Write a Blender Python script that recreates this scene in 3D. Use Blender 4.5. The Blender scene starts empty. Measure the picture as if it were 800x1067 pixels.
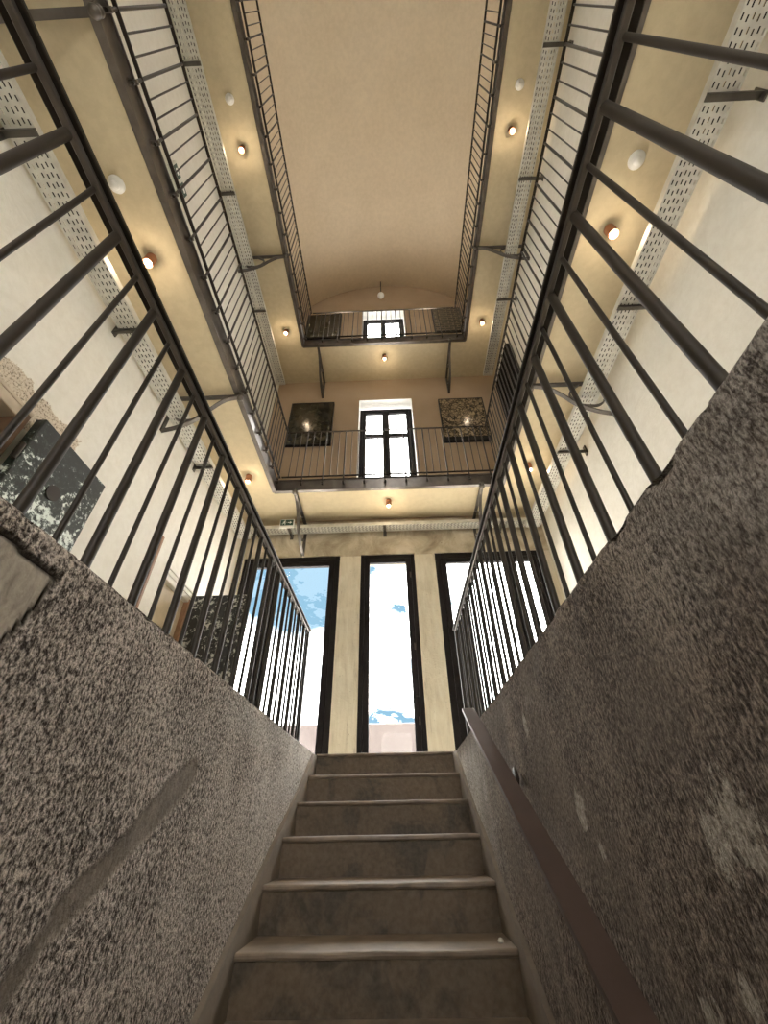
import bpy, math, random
from mathutils import Vector, noise, Matrix
random.seed(7)
scene = bpy.context.scene
C = scene.collection
PI = math.pi

# ------------------------------------------------------------------ mesh helpers
class MB:
    def __init__(s):
        s.v = []; s.f = []; s.sm = []
    def add(s, vs, fs, smooth=False):
        o = len(s.v); s.v += [tuple(p) for p in vs]
        for f in fs:
            s.f.append(tuple(i + o for i in f)); s.sm.append(smooth)
        return s
    def box(s, x0, x1, y0, y1, z0, z1):
        vs = [(x, y, z) for x in (x0, x1) for y in (y0, y1) for z in (z0, z1)]
        return s.add(vs, [(0, 1, 3, 2), (4, 6, 7, 5), (0, 4, 5, 1), (2, 3, 7, 6), (0, 2, 6, 4), (1, 5, 7, 3)])
    def bbox(s, x0, x1, y0, y1, z0, z1, b=.004):
        # box with chamfered edges
        cx, cy, cz = (x0+x1)/2, (y0+y1)/2, (z0+z1)/2
        hx, hy, hz = abs(x1-x0)/2, abs(y1-y0)/2, abs(z1-z0)/2
        b = min(b, hx*.45, hy*.45, hz*.45)
        vs = []; idx = {}
        for sx in (-1, 1):
            for sy in (-1, 1):
                for sz in (-1, 1):
                    for ax in range(3):
                        p = [hx-b, hy-b, hz-b]; p[ax] += b
                        idx[(sx, sy, sz, ax)] = len(vs)
                        vs.append((cx+sx*p[0], cy+sy*p[1], cz+sz*p[2]))
        fs = []
        g = lambda sg, ax: idx[(sg[0], sg[1], sg[2], ax)]
        for ax in range(3):
            o1, o2 = (ax+1) % 3, (ax+2) % 3
            for sg in (-1, 1):
                loop = []
                for a, c in ((-1, -1), (1, -1), (1, 1), (-1, 1)):
                    t = [0, 0, 0]; t[ax] = sg; t[o1] = a; t[o2] = c
                    loop.append(g(t, ax))
                fs.append(tuple(loop if sg > 0 else loop[::-1]))
        for ax in range(3):      # edges along ax
            o1, o2 = (ax+1) % 3, (ax+2) % 3
            for a in (-1, 1):
                for c in (-1, 1):
                    t0 = [0, 0, 0]; t1 = [0, 0, 0]
                    t0[ax] = -1; t1[ax] = 1
                    for t in (t0, t1): t[o1] = a; t[o2] = c
                    q = (g(t0, o1), g(t1, o1), g(t1, o2), g(t0, o2))
                    fs.append(q if a*c > 0 else q[::-1])
        for sx in (-1, 1):
            for sy in (-1, 1):
                for sz in (-1, 1):
                    q = tuple(idx[(sx, sy, sz, a)] for a in range(3))
                    fs.append(q if sx*sy*sz > 0 else q[::-1])
        return s.add(vs, fs)
    def tube(s, pts, r, n=10, cap=True):
        pts = [Vector(p) for p in pts]; m = len(pts)
        rs = r if isinstance(r, (list, tuple)) else [r]*m
        t0 = (pts[1]-pts[0]).normalized()
        ref = Vector((0, 0, 1)) if abs(t0.z) < .9 else Vector((1, 0, 0))
        u = t0.cross(ref).normalized()
        vs = []
        for i, p in enumerate(pts):
            t = (pts[min(i+1, m-1)]-pts[max(i-1, 0)]).normalized()
            u = (u - t*u.dot(t)).normalized(); w = t.cross(u)
            for k in range(n):
                a = 2*PI*k/n
                vs.append(p + (u*math.cos(a)+w*math.sin(a))*rs[i])
        fs = [(i*n+k, i*n+(k+1) % n, (i+1)*n+(k+1) % n, (i+1)*n+k) for i in range(m-1) for k in range(n)]
        s.add(vs, fs, True)
        if cap:
            s.add(vs[:n], [tuple(range(n))[::-1]]); s.add(vs[-n:], [tuple(range(n))])
        return s
    def strip(s, pts, w, th, axis):
        # flat bar swept along pts, 'axis' is the direction of the wide side
        pts = [Vector(p) for p in pts]; m = len(pts); axis = Vector(axis).normalized()
        vs = []
        for i, p in enumerate(pts):
            t = (pts[min(i+1, m-1)]-pts[max(i-1, 0)]).normalized()
            nn = t.cross(axis).normalized()
            for a, b in ((-1, -1), (1, -1), (1, 1), (-1, 1)):
                vs.append(p + axis*(a*w/2) + nn*(b*th/2))
        fs = [(i*4+k, i*4+(k+1) % 4, (i+1)*4+(k+1) % 4, (i+1)*4+k) for i in range(m-1) for k in range(4)]
        fs += [(3, 2, 1, 0), tuple(range((m-1)*4, m*4))]
        return s.add(vs, fs)
    def rev(s, prof, o, n=20, ax='z'):
        vs = []; o = Vector(o)
        for r, h in prof:
            for k in range(n):
                a = 2*PI*k/n; c, d = r*math.cos(a), r*math.sin(a)
                vs.append(o + Vector({'z': (c, d, h), 'x': (h, c, d), 'y': (d, h, c)}[ax]))
        m = len(prof)
        fs = [(i*n+k, i*n+(k+1) % n, (i+1)*n+(k+1) % n, (i+1)*n+k) for i in range(m-1) for k in range(n)]
        s.add(vs, fs, True)
        s.add(vs[:n], [tuple(range(n))[::-1]]); s.add(vs[-n:], [tuple(range(n))])
        return s
    def build(s, name, mat, parent=None):
        me = bpy.data.meshes.new(name)
        me.from_pydata(s.v, [], s.f)
        me.polygons.foreach_set('use_smooth', s.sm)
        me.update()
        if mat: me.materials.append(mat)
        o = bpy.data.objects.new(name, me); C.objects.link(o)
        if parent: o.parent = parent
        return o

def tag(o, label, cat, group=None, kind=None):
    o['label'] = label; o['category'] = cat
    if group: o['group'] = group
    if kind: o['kind'] = kind
    return o
def thing(name, label, cat, loc=(0, 0, 0), group=None, kind=None):
    o = bpy.data.objects.new(name, None); o.empty_display_size = .1; C.objects.link(o)
    o.location = loc
    return tag(o, label, cat, group, kind)
def dup(o, parent=None):
    c = o.copy(); C.objects.link(c)
    if parent: c.parent = parent
    for ch in [k for k in o.children if k.type == 'MESH']:
        dup(ch, c)
    return c
def bars(first, parent, offs):
    # further copies of one baluster, mesh data shared
    for d in offs:
        c = first.copy(); C.objects.link(c); c.parent = parent; c.location = d

# ------------------------------------------------------------------ materials
def mat(name):
    m = bpy.data.materials.new(name); m.use_nodes = True
    nt = m.node_tree; b = nt.nodes['Principled BSDF']
    return m, nt, b
def N(nt, t, **kw):
    n = nt.nodes.new(t)
    for k, v in kw.items():
        if k in n.inputs: n.inputs[k].default_value = v
        else: setattr(n, k, v)
    return n
def coord(nt, scale=(1, 1, 1)):
    tc = N(nt, 'ShaderNodeTexCoord'); mp = N(nt, 'ShaderNodeMapping')
    mp.inputs['Scale'].default_value = scale
    nt.links.new(tc.outputs['Object'], mp.inputs['Vector'])
    return mp.outputs['Vector']
def noise_n(nt, vec, scale, detail=4, rough=.55, dist=0):
    n = N(nt, 'ShaderNodeTexNoise'); n.inputs['Scale'].default_value = scale
    n.inputs['Detail'].default_value = detail; n.inputs['Roughness'].default_value = rough
    n.inputs['Distortion'].default_value = dist
    nt.links.new(vec, n.inputs['Vector'])
    return n.outputs['Fac']
def ramp(nt, fac, stops):
    r = N(nt, 'ShaderNodeValToRGB'); e = r.color_ramp.elements
    while len(e) < len(stops): e.new(.5)
    for el, (p, c) in zip(e, stops):
        el.position = p; el.color = (*c, 1) if len(c) == 3 else c
    nt.links.new(fac, r.inputs['Fac'])
    return r.outputs['Color']
def mixc(nt, fac, a, b, mode='MIX'):
    m = N(nt, 'ShaderNodeMix', data_type='RGBA', blend_type=mode)
    for sock, val in ((m.inputs[0], fac), (m.inputs[6], a), (m.inputs[7], b)):
        if hasattr(val, 'is_output'): nt.links.new(val, sock)
        else: sock.default_value = val if not isinstance(val, tuple) else (*val, 1)[:4]
    return m.outputs[2]
def math_n(nt, op, a, b=0.0, clamp=False):
    m = N(nt, 'ShaderNodeMath', operation=op, use_clamp=clamp)
    for sock, val in ((m.inputs[0], a), (m.inputs[1], b)):
        if hasattr(val, 'is_output'): nt.links.new(val, sock)
        else: sock.default_value = val
    return m.outputs[0]
def bump(nt, b, h, strength, dist):
    n = N(nt, 'ShaderNodeBump'); n.inputs['Strength'].default_value = strength
    n.inputs['Distance'].default_value = dist
    nt.links.new(h, n.inputs['Height']); nt.links.new(n.outputs['Normal'], b.inputs['Normal'])
def flat(name, col, rough=.5, metal=0, var=.0, spec=.5):
    m, nt, b = mat(name)
    b.inputs['Roughness'].default_value = rough; b.inputs['Metallic'].default_value = metal
    b.inputs['Specular IOR Level'].default_value = spec
    v = coord(nt); f = noise_n(nt, v, 9, 5)
    d = tuple(c*(1-var) for c in col); e = tuple(min(1, c*(1+var)) for c in col)
    nt.links.new(ramp(nt, f, [(.3, d), (.7, e)]), b.inputs['Base Color'])
    return m

def plaster(name, a, c, bumpy=.25, marks=None):
    m, nt, b = mat(name)
    v = coord(nt); f = noise_n(nt, v, 1.6, 6, .6, .4)
    col = ramp(nt, f, [(.3, a), (.7, c)])
    g = noise_n(nt, v, 14, 6, .65)
    nt.links.new(mixc(nt, .25, col, ramp(nt, g, [(.4, tuple(x*.82 for x in a)), (.6, c)])), b.inputs['Base Color'])
    b.inputs['Roughness'].default_value = .85
    bump(nt, b, math_n(nt, 'ADD', noise_n(nt, v, 5, 5, .6, .6), math_n(nt, 'MULTIPLY', g, .4)), bumpy, .02)
    return m
M = {}
M['wall'] = None
M['ceiling'] = plaster('ceiling_paint', (.57, .475, .31), (.64, .545, .365), .08)
M['vault'] = plaster('vault_paint', (.59, .485, .345), (.65, .54, .39), .06)

def side_wall_mat(name, zones):
    """lime plaster; a bare rough band round the cell doors (boxes y0,y1,z0,z1)"""
    m, nt, b = mat(name)
    tc = N(nt, 'ShaderNodeTexCoord'); v = tc.outputs['Object']
    f = noise_n(nt, v, 1.5, 6, .6, .5); g = noise_n(nt, v, 12, 6, .7, .3)
    col = ramp(nt, f, [(.3, (.73, .70, .62)), (.7, (.81, .785, .71))])
    col = mixc(nt, .3, col, ramp(nt, g, [(.35, (.66, .62, .53)), (.6, (.84, .815, .74))]))
    h = math_n(nt, 'ADD', noise_n(nt, v, 4.5, 6, .65, .8), math_n(nt, 'MULTIPLY', g, .25))
    if zones:
        s = N(nt, 'ShaderNodeSeparateXYZ'); nt.links.new(v, s.inputs[0])
        wob = math_n(nt, 'MULTIPLY', math_n(nt, 'SUBTRACT', noise_n(nt, v, 9, 5, .7), .5), .22)
        y = math_n(nt, 'ADD', s.outputs[1], wob); z = math_n(nt, 'ADD', s.outputs[2], wob)
        tot = None
        for y0, y1, z0, z1 in zones:
            k = math_n(nt, 'MULTIPLY', math_n(nt, 'GREATER_THAN', y, y0), math_n(nt, 'LESS_THAN', y, y1))
            k = math_n(nt, 'MULTIPLY', k, math_n(nt, 'MULTIPLY', math_n(nt, 'GREATER_THAN', z, z0), math_n(nt, 'LESS_THAN', z, z1)))
            tot = k if tot is None else math_n(nt, 'MAXIMUM', tot, k)
        sp = noise_n(nt, v, 75, 3, .7)
        rc = ramp(nt, sp, [(.36, (.16, .13, .10)), (.47, (.55, .47, .36)), (.65, (.66, .58, .46))])
        col = mixc(nt, tot, col, rc)
        h = math_n(nt, 'ADD', h, math_n(nt, 'MULTIPLY', math_n(nt, 'MULTIPLY', sp, tot), 1.5))
    nt.links.new(col, b.inputs['Base Color']); b.inputs['Roughness'].default_value = .88
    bump(nt, b, h, .3, .03)
    return m
M['wall_l'] = side_wall_mat('lime_plaster_cell_side', [(-1, 1.95, 1.5, 1.78)])
M['wall'] = side_wall_mat('lime_plaster', [])

# far wall: raw board-marked concrete at ground level, painted plaster above
m, nt, b = mat('far_wall_concrete_and_plaster'); M['far'] = m
tc = N(nt, 'ShaderNodeTexCoord'); v = tc.outputs['Object']
s = N(nt, 'ShaderNodeSeparateXYZ'); nt.links.new(v, s.inputs[0])
vs = coord(nt, (7, 7, .9)); st = noise_n(nt, vs, 2.2, 7, .7, .5)
bl = noise_n(nt, v, 2.6, 7, .65, .8); fine = noise_n(nt, v, 38, 5, .7)
cc = ramp(nt, bl, [(.3, (.26, .21, .145)), (.5, (.47, .405, .295)), (.72, (.68, .62, .50))])
cs = ramp(nt, st, [(.28, (.30, .25, .18)), (.42, (.66, .60, .47)), (.55, (.72, .67, .54)), (.7, (.82, .79, .67))])
pil = math_n(nt, 'LESS_THAN', s.outputs[2], 2.62)
raw = mixc(nt, pil, cc, mixc(nt, .70, cc, cs))
raw = mixc(nt, math_n(nt, 'LESS_THAN', fine, .34), raw, (.16, .12, .08))
pnt = ramp(nt, noise_n(nt, v, 1.6, 5), [(.3, (.36, .265, .175)), (.7, (.42, .315, .215))])
up = math_n(nt, 'GREATER_THAN', s.outputs[2], 3.25)
nt.links.new(mixc(nt, up, raw, pnt), b.inputs['Base Color']); b.inputs['Roughness'].default_value = .85
bump(nt, b, mixc(nt, up, math_n(nt, 'ADD', bl, math_n(nt, 'MULTIPLY', fine, .35)), (.5, .5, .5)), .5, .03)

def roughcast(name, grain, dark, light, smoothc, bumpd, lo, hi, streak=False):
    m, nt, b = mat(name)
    v = coord(nt, (1, 1.25, .8) if not streak else (1, 1.3, .62))
    g1 = noise_n(nt, v, grain, 2.5, .6, .3); g2 = noise_n(nt, v, grain*2.3, 2, .5)
    g = math_n(nt, 'ADD', math_n(nt, 'MULTIPLY', g1, .72), math_n(nt, 'MULTIPLY', g2, .28))
    big = noise_n(nt, v, 2.3, 6, .65, .7)
    gg = math_n(nt, 'ADD', g, math_n(nt, 'MULTIPLY', math_n(nt, 'SUBTRACT', big, .5),   .34 if streak else .22))
    col = ramp(nt, gg, [(lo, dark), ((lo+hi)/2, tuple((x+y)*.42 for x, y in zip(dark, light))), (hi, light)])  # grain colour with crevice shade painted in, hollows darker than tops
    at = N(nt, 'ShaderNodeAttribute', attribute_name='smooth_patch').outputs['Fac']
    aw = N(nt, 'ShaderNodeAttribute', attribute_name='flaked').outputs['Fac']
    sv = coord(nt, (1, 9, 4)); sf = noise_n(nt, sv, 5, 5, .65, .6)
    sc = ramp(nt, sf, [(.3, tuple(x*.62 for x in smoothc)), (.7, tuple(min(1, x*1.25) for x in smoothc))])
    aw2 = math_n(nt, 'MULTIPLY', math_n(nt, 'SUBTRACT', math_n(nt, 'ADD', aw, math_n(nt, 'MULTIPLY', noise_n(nt, v, 34, 6, .75, 1.2), 2.0)), 1.50), 8, True)
    col = mixc(nt, at, col, sc)
    sm_ = N(nt, 'ShaderNodeAttribute', attribute_name='smear').outputs['Fac']
    col = mixc(nt, math_n(nt, 'MULTIPLY', sm_, .8), col, ramp(nt, math_n(nt, 'ADD', math_n(nt, 'MULTIPLY', sf, .5), math_n(nt, 'MULTIPLY', g, .5)), [(.36, (.07, .053, .04)), (.62, (.22, .18, .145))]))
    fl = ramp(nt, g, [(.35, (.20, .17, .13)), (.6, (.58, .53, .45))])
    col = mixc(nt, math_n(nt, 'MULTIPLY', aw2, .8), col, fl)
    wash = N(nt, 'ShaderNodeAttribute', attribute_name='lime_and_light').outputs['Fac']  # lime wash with window light painted into the colour
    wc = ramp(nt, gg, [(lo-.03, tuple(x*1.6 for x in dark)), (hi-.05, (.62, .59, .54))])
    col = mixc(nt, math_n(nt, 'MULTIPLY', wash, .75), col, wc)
    crack = N(nt, 'ShaderNodeAttribute', attribute_name='crack').outputs['Fac']
    col = mixc(nt, crack, col, (.035, .027, .02))
    nt.links.new(col, b.inputs['Base Color']); b.inputs['Roughness'].default_value = .9
    b.inputs['Specular IOR Level'].default_value = .25
    inv = math_n(nt, 'SUBTRACT', 1, math_n(nt, 'MULTIPLY', at, .9))
    h = math_n(nt, 'ADD', math_n(nt, 'MULTIPLY', g, inv), math_n(nt, 'MULTIPLY', big, .4))
    h = math_n(nt, 'SUBTRACT', h, math_n(nt, 'MULTIPLY', crack, .5))
    bump(nt, b, h, 1.0, bumpd)
    return m
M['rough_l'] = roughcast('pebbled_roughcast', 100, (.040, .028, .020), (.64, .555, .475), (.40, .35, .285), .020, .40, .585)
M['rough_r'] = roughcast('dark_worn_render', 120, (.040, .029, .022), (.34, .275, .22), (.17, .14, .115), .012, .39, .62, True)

# stair concrete with stains
m, nt, b = mat('stair_concrete'); M['step'] = m
v = coord(nt); f = noise_n(nt, v, 2.3, 6, .6, .6); g = noise_n(nt, v, 40, 4, .6)
st = noise_n(nt, coord(nt, (3.2, .3, 3.0)), 1.4, 4, .55, .8)
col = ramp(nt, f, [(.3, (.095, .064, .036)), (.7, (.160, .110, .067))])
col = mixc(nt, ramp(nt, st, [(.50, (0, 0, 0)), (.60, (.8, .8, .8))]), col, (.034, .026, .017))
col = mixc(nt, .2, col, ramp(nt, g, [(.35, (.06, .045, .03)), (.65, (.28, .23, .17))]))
nt.links.new(col, b.inputs['Base Color']); b.inputs['Roughness'].default_value = .62
bump(nt, b, math_n(nt, 'ADD', g, f), .18, .01)
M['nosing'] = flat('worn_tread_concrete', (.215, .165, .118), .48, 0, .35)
M['stringer'] = plaster('smooth_stair_skirting', (.15, .118, .088), (.23, .19, .145), .2)
M['floor'] = plaster('screed_floor', (.46, .42, .35), (.56, .52, .44), .1)
M['terrace'] = plaster('pale_terrace_paving', (.66, .62, .56), (.74, .70, .64), .1)
M['parapet'] = plaster('weathered_parapet', (.060, .049, .048), (.095, .082, .080), .2)
M['steel'] = flat('dark_bronze_steel', (.024, .0175, .0115), .5, .1, .2, .35)
M['steel_fine'] = flat('dark_gallery_steel', (.036, .027, .019), .42, .25, .2)
M['rail'] = flat('brown_painted_handrail', (.085, .055, .045), .42, .3, .12)
M['beam'] = flat('grey_painted_channel', (.16, .142, .128), .3, .75, .2)
M['beam_dark'] = M['beam']
M['bolt'] = flat('bolt_steel', (.14, .12, .10), .35, .8, .2)
M['bracket'] = flat('bracket_grey_iron', (.105, .092, .08), .35, .5, .2)
M['galv'] = flat('galvanised_tray', (.62, .61, .56), .42, .35, .15)
M['tray_arm'] = flat('dark_tray_bracket', (.11, .10, .085), .45, .6, .2)
M['black'] = flat('black_window_frame', (.010, .008, .008), .5, 0, .3, .15)
M['copper'] = flat('copper_lamp_can', (.42, .20, .12), .35, .75, .15)
M['white_plastic'] = flat('white_plastic', (.80, .79, .75), .4, 0, .03)
M['white_reveal'] = plaster('white_reveal_plaster', (.78, .77, .73), (.84, .83, .79), .1)
M['sign_white'] = flat('sign_white', (.85, .86, .82), .4, 0, .02)
M['sign_green'] = flat('sign_dark_green', (.012, .05, .035), .4, 0, .1)
M['sign_grey'] = flat('plaque_pale', (.70, .69, .62), .5, 0, .04)
M['wood'] = flat('brown_door_timber', (.16, .095, .055), .5, 0, .25)
M['wood_light'] = flat('pale_door_lintel', (.50, .42, .31), .6, 0, .15)
M['panel'] = flat('beige_door_panel', (.52, .43, .29), .6, 0, .1)
M['trim_red'] = flat('red_brown_door_trim', (.30, .17, .10), .5, 0, .15)
M['void'] = flat('matt_black_canvas', (.010, .009, .008), .9, 0, .4, .1)

m, nt, b = mat('lamp_bulb'); M['bulb'] = m
b.inputs['Emission Color'].default_value = (1, .72, .42, 1); b.inputs['Emission Strength'].default_value = 22
m, nt, b = mat('window_glass'); M['glass'] = m
nt.nodes.remove(b)
tr = N(nt, 'ShaderNodeBsdfTransparent'); gl = N(nt, 'ShaderNodeBsdfGlossy'); gl.inputs['Roughness'].default_value = .02
lw_ = N(nt, 'ShaderNodeLayerWeight'); lw_.inputs['Blend'].default_value = .5
fr_ = math_n(nt, 'ADD', .004, math_n(nt, 'MULTIPLY', math_n(nt, 'POWER', lw_.outputs['Facing'], 5), .6))
mx = N(nt, 'ShaderNodeMixShader'); out = nt.nodes['Material Output']
nt.links.new(fr_, mx.inputs[0]); nt.links.new(tr.outputs[0], mx.inputs[1]); nt.links.new(gl.outputs[0], mx.inputs[2])
nt.links.new(mx.outputs[0], out.inputs['Surface'])

def peeling(name, scale, stops, low=None, rough=.25):
    m, nt, b = mat(name); v = coord(nt)
    f = noise_n(nt, v, scale, 7, .7, .5); big = noise_n(nt, v, scale*.28, 4, .55, .9)
    k = math_n(nt, 'ADD', f, math_n(nt, 'MULTIPLY', math_n(nt, 'SUBTRACT', big, .5), .9))
    if low:
        s = N(nt, 'ShaderNodeSeparateXYZ'); nt.links.new(v, s.inputs[0])
        k = math_n(nt, 'ADD', k, math_n(nt, 'MULTIPLY', math_n(nt, 'SUBTRACT', low[0], s.outputs[2]), low[1]))
    nt.links.new(ramp(nt, k, stops), b.inputs['Base Color']); b.inputs['Roughness'].default_value = rough
    bump(nt, b, k, .3, .004)
    return m
M['peel_green'] = peeling('peeling_green_black_paint', 34, [(.46, (.008, .011, .009)), (.60, (.03, .042, .034)), (.64, (.30, .34, .31)), (.70, (.72, .78, .73))], (1.34, .42), .45)
M['peel_black'] = peeling('black_paint_with_white_flecks', 30, [(.48, (.010, .010, .009)), (.55, (.04, .04, .036)), (.61, (.48, .48, .44))], None, .35)
M['art_dark'] = peeling('dark_abstract_painting', 7, [(.35, (.006, .006, .005)), (.52, (.025, .022, .014)), (.68, (.075, .066, .04))], None, .12)
m, nt, b = mat('black_scrawl_on_tan_painting'); M['art_scrawl'] = m
v = coord(nt, (1, 1, 1)); f = noise_n(nt, v, 5.5, 4, .6, 1.8)
vo = N(nt, 'ShaderNodeTexVoronoi', feature='DISTANCE_TO_EDGE'); vo.inputs['Scale'].default_value = 11; nt.links.new(v, vo.inputs['Vector'])
ln = math_n(nt, 'ABSOLUTE', math_n(nt, 'SUBTRACT', f, .5))
k = math_n(nt, 'MINIMUM', math_n(nt, 'MULTIPLY', ln, 14), math_n(nt, 'MULTIPLY', vo.outputs['Distance'], 9), True)
nt.links.new(ramp(nt, k, [(.25, (.02, .017, .012)), (.42, (.22, .165, .10)), (.9, (.32, .25, .16))]), b.inputs['Base Color'])
b.inputs['Roughness'].default_value = .14
m, nt, b = mat('dark_grid_painting'); M['art_grid'] = m
br = N(nt, 'ShaderNodeTexBrick'); nt.links.new(coord(nt, (1, 1, 1)), br.inputs['Vector'])
rot = N(nt, 'ShaderNodeMapping'); rot.inputs['Rotation'].default_value = (PI/2, 0, 0)
nt.links.new(coord(nt), rot.inputs['Vector']); nt.links.new(rot.outputs[0], br.inputs['Vector'])
br.inputs['Scale'].default_value = 2.6; br.inputs['Color1'].default_value = (.02, .018, .013, 1); br.inputs['Color2'].default_value = (.05, .043, .03, 1)
br.inputs['Mortar'].default_value = (.17, .14, .085, 1); br.inputs['Mortar Size'].default_value = .035
nt.links.new(br.outputs['Color'], b.inputs['Base Color']); b.inputs['Roughness'].default_value = .3

# ------------------------------------------------------------------ layout (metres; ground floor z = 0)
XW = 2.25; YF = 5.0; YB = -1.8
SL, SR = -.668, .44                       # stair-side faces
YT, TR, RI = 3.757, .30, .17              # top nosing, tread, riser
VL, VR, VF = -1.60, 1.54, 4.19            # gallery void edges
LEV = [(3.177, 3.38, 4.335), (6.89, 7.09, 8.10)]   # beam bottom, beam top, rail top

def struct(name, mb, m, label, cat, parent=None):
    return tag(mb.build(name, m, parent), label, cat, kind='structure')

def wall_grid(axis, p0, p1, a0, a1, z0, z1, holes):
    """wall slab from plane p0 to p1 (axis 'x' or 'y'), spanning a0..a1 and z0..z1, with rectangular openings"""
    mb = MB()
    A = sorted({a0, a1, *[h[0] for h in holes], *[h[1] for h in holes]})
    Z = sorted({z0, z1, *[h[2] for h in holes], *[h[3] for h in holes]})
    A = [a for a in A if a0 <= a <= a1]; Z = [z for z in Z if z0 <= z <= z1]
    def solid(i, j):
        if not (0 <= i < len(A)-1 and 0 <= j < len(Z)-1): return False
        ca, cz = (A[i]+A[i+1])/2, (Z[j]+Z[j+1])/2
        return not any(h[0] < ca < h[1] and h[2] < cz < h[3] for h in holes)
    P = (lambda p, a, z: (p, a, z)) if axis == 'x' else (lambda p, a, z: (a, p, z))
    for i in range(len(A)-1):
        for j in range(len(Z)-1):
            if not solid(i, j): continue
            a, c, e, g = A[i], A[i+1], Z[j], Z[j+1]
            for p in (p0, p1): mb.add([P(p, a, e), P(p, c, e), P(p, c, g), P(p, a, g)], [(0, 1, 2, 3)])
            for di, dj, q in ((-1, 0, ((a, e), (a, g))), (1, 0, ((c, e), (c, g))), (0, -1, ((a, e), (c, e))), (0, 1, ((a, g), (c, g)))):
                if not solid(i+di, j+dj):
                    (s, t), (u, w) = q
                    mb.add([P(p0, s, t), P(p1, s, t), P(p1, u, w), P(p0, u, w)], [(0, 1, 2, 3)])
    return mb

WIN = [(-2.15, -.755), (-.456, .315), (.605, 2.12)]
WTOP = 2.645
D1 = (-.56, .48, LEV[0][1]-.03, 6.245); D2 = (-.56, .48, LEV[1][1]-.03, 9.88)
far_holes = [(a, c, 0, WTOP) for a, c in WIN] + [D1, D2]
struct('wall_far', wall_grid('y', YF, YF+.34, -XW-.3, XW+.3, -2.9, 11.6, far_holes), M['far'],
       'tall end wall with raw concrete around three tall windows and brown plaster above', 'wall')
DOOR1 = (.72, 1.49, 0, 1.50); DOOR2 = (3.42, 4.02, 0, 1.50)
struct('wall_left', wall_grid('x', -XW-.28, -XW, YB, YF, -2.9, 9.1, [DOOR1, DOOR2]), M['wall_l'],
       'long cream plaster side wall with the old cell doorways', 'wall')
struct('wall_right', wall_grid('x', XW, XW+.28, YB, YF, -2.9, 9.1, []), M['wall'],
       'long cream plaster side wall on the side of the stair handrail', 'wall')
struct('wall_back', wall_grid('y', YB-.3, YB, -XW-.3, XW+.3, -2.9, 11.6, [(-.45, .35, .0, 1.5), (-.45, .45, 8.1, 9.4)]), M['wall'],  # both openings added out of view to let in fill light
       'plain plaster wall at the other end of the hall', 'wall')
# barrel vault
mb = MB(); R0, R1, zc = 2.30, 2.55, 8.97; n = 48
for k in range(n+1):
    a = PI*k/n
    for y in (YB-.3, YF+.3):
        for r in (R0, R1): mb.v.append((r*math.cos(a), y, zc+r*math.sin(a)))
for k in range(n):
    o = k*4
    for q in ((0, 4, 6, 2), (1, 3, 7, 5), (0, 1, 5, 4), (2, 6, 7, 3)):
        mb.f.append(tuple(i+o for i in q)); mb.sm.append(True)
struct('ceiling', mb, M['vault'], 'smooth beige barrel vault over the stairwell', 'ceiling')

# ground floor slab around the stair opening
mb = MB()
mb.box(-XW, SL-.19, YB, YF, -.3, -.004); mb.box(SR+.19, XW, YB, YF, -.3, -.004); mb.box(SL-.19, SR+.19, YT+.04, YF, -.3, -.004)
for a, c in WIN: mb.box(a, c, YF, YF+.34, -.2, -.004)
struct('floor', mb, M['floor'], 'grey screed ground floor around the stair opening', 'floor')
# galleries
for k, (zb, zt, zr) in enumerate(LEV):
    mb = MB(); z0, z1 = zb+.022, zt-.03
    mb.box(-XW, VL+.01, YB, YF, z0, z1); mb.box(VR-.01, XW, YB, YF, z0, z1); mb.box(VL+.01, VR-.01, VF-.01, YF-.17 if k == 0 else YF, z0, z1)
    if k == 0: mb.box(VL+.01, VR-.01, YF-.171, YF, z0+.085, z1)
    struct('floor_%d' % (k+2), mb, M['ceiling'],
           ['lower gallery floor slab with pale beige underside over the tall windows', 'upper gallery floor slab with beige underside beneath the vault'][k], 'floor')

# ------------------------------------------------------------------ outside
mb = MB(); mb.box(-9, 9, YF+.34, 8.2, -.35, -.05)
struct('floor_terrace', mb, M['terrace'], 'pale paved terrace outside the tall windows', 'terrace')
mb = MB(); mb.bbox(-9, 9, 8.0, 8.22, -.05, .99, .02)
struct('wall_terrace', mb, M['parapet'], 'low pinkish parapet wall seen through the tall windows', 'parapet')

# ------------------------------------------------------------------ windows
def leaf(root, x0, x1, y, z0, z1, fw, transom=None, hinge=None):
    """one glazed leaf: frame with pane"""
    mb = MB(); t = .03
    mb.bbox(x0, x0+fw, y-t, y+t, z0, z1); mb.bbox(x1-fw, x1, y-t, y+t, z0, z1)
    mb.bbox(x0+fw, x1-fw, y-t, y+t, z1-fw, z1); mb.bbox(x0+fw, x1-fw, y-t, y+t, z0, z0+fw)
    if transom: mb.bbox(x0+fw, x1-fw, y-t, y+t, transom-.04, transom+.04)
    fr = mb.build('sash', M['black'], root)
    p = MB(); p.box(x0+fw*.8, x1-fw*.8, y-.004, y+.004, z0+fw*.8, z1-fw*.8); p.build('pane', M['glass'], fr)
    if hinge is not None:
        h = MB()
        for z in (z0+.45, (z0+z1)/2, z1-.28): h.tube([(hinge, y-t-.008, z-.04), (hinge, y-t-.008, z+.04)], .008, 8)
        h.build('hinge', M['bolt'], fr)
    return fr
def outer(root, x0, x1, y, z0, z1, fw):
    mb = MB(); t = .035
    mb.bbox(x0, x0+fw, y-t, y+t, z0, z1); mb.bbox(x1-fw, x1, y-t, y+t, z0, z1); mb.bbox(x0+fw, x1-fw, y-t, y+t, z1-fw, z1)
    return mb.build('frame', M['black'], root)
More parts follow.
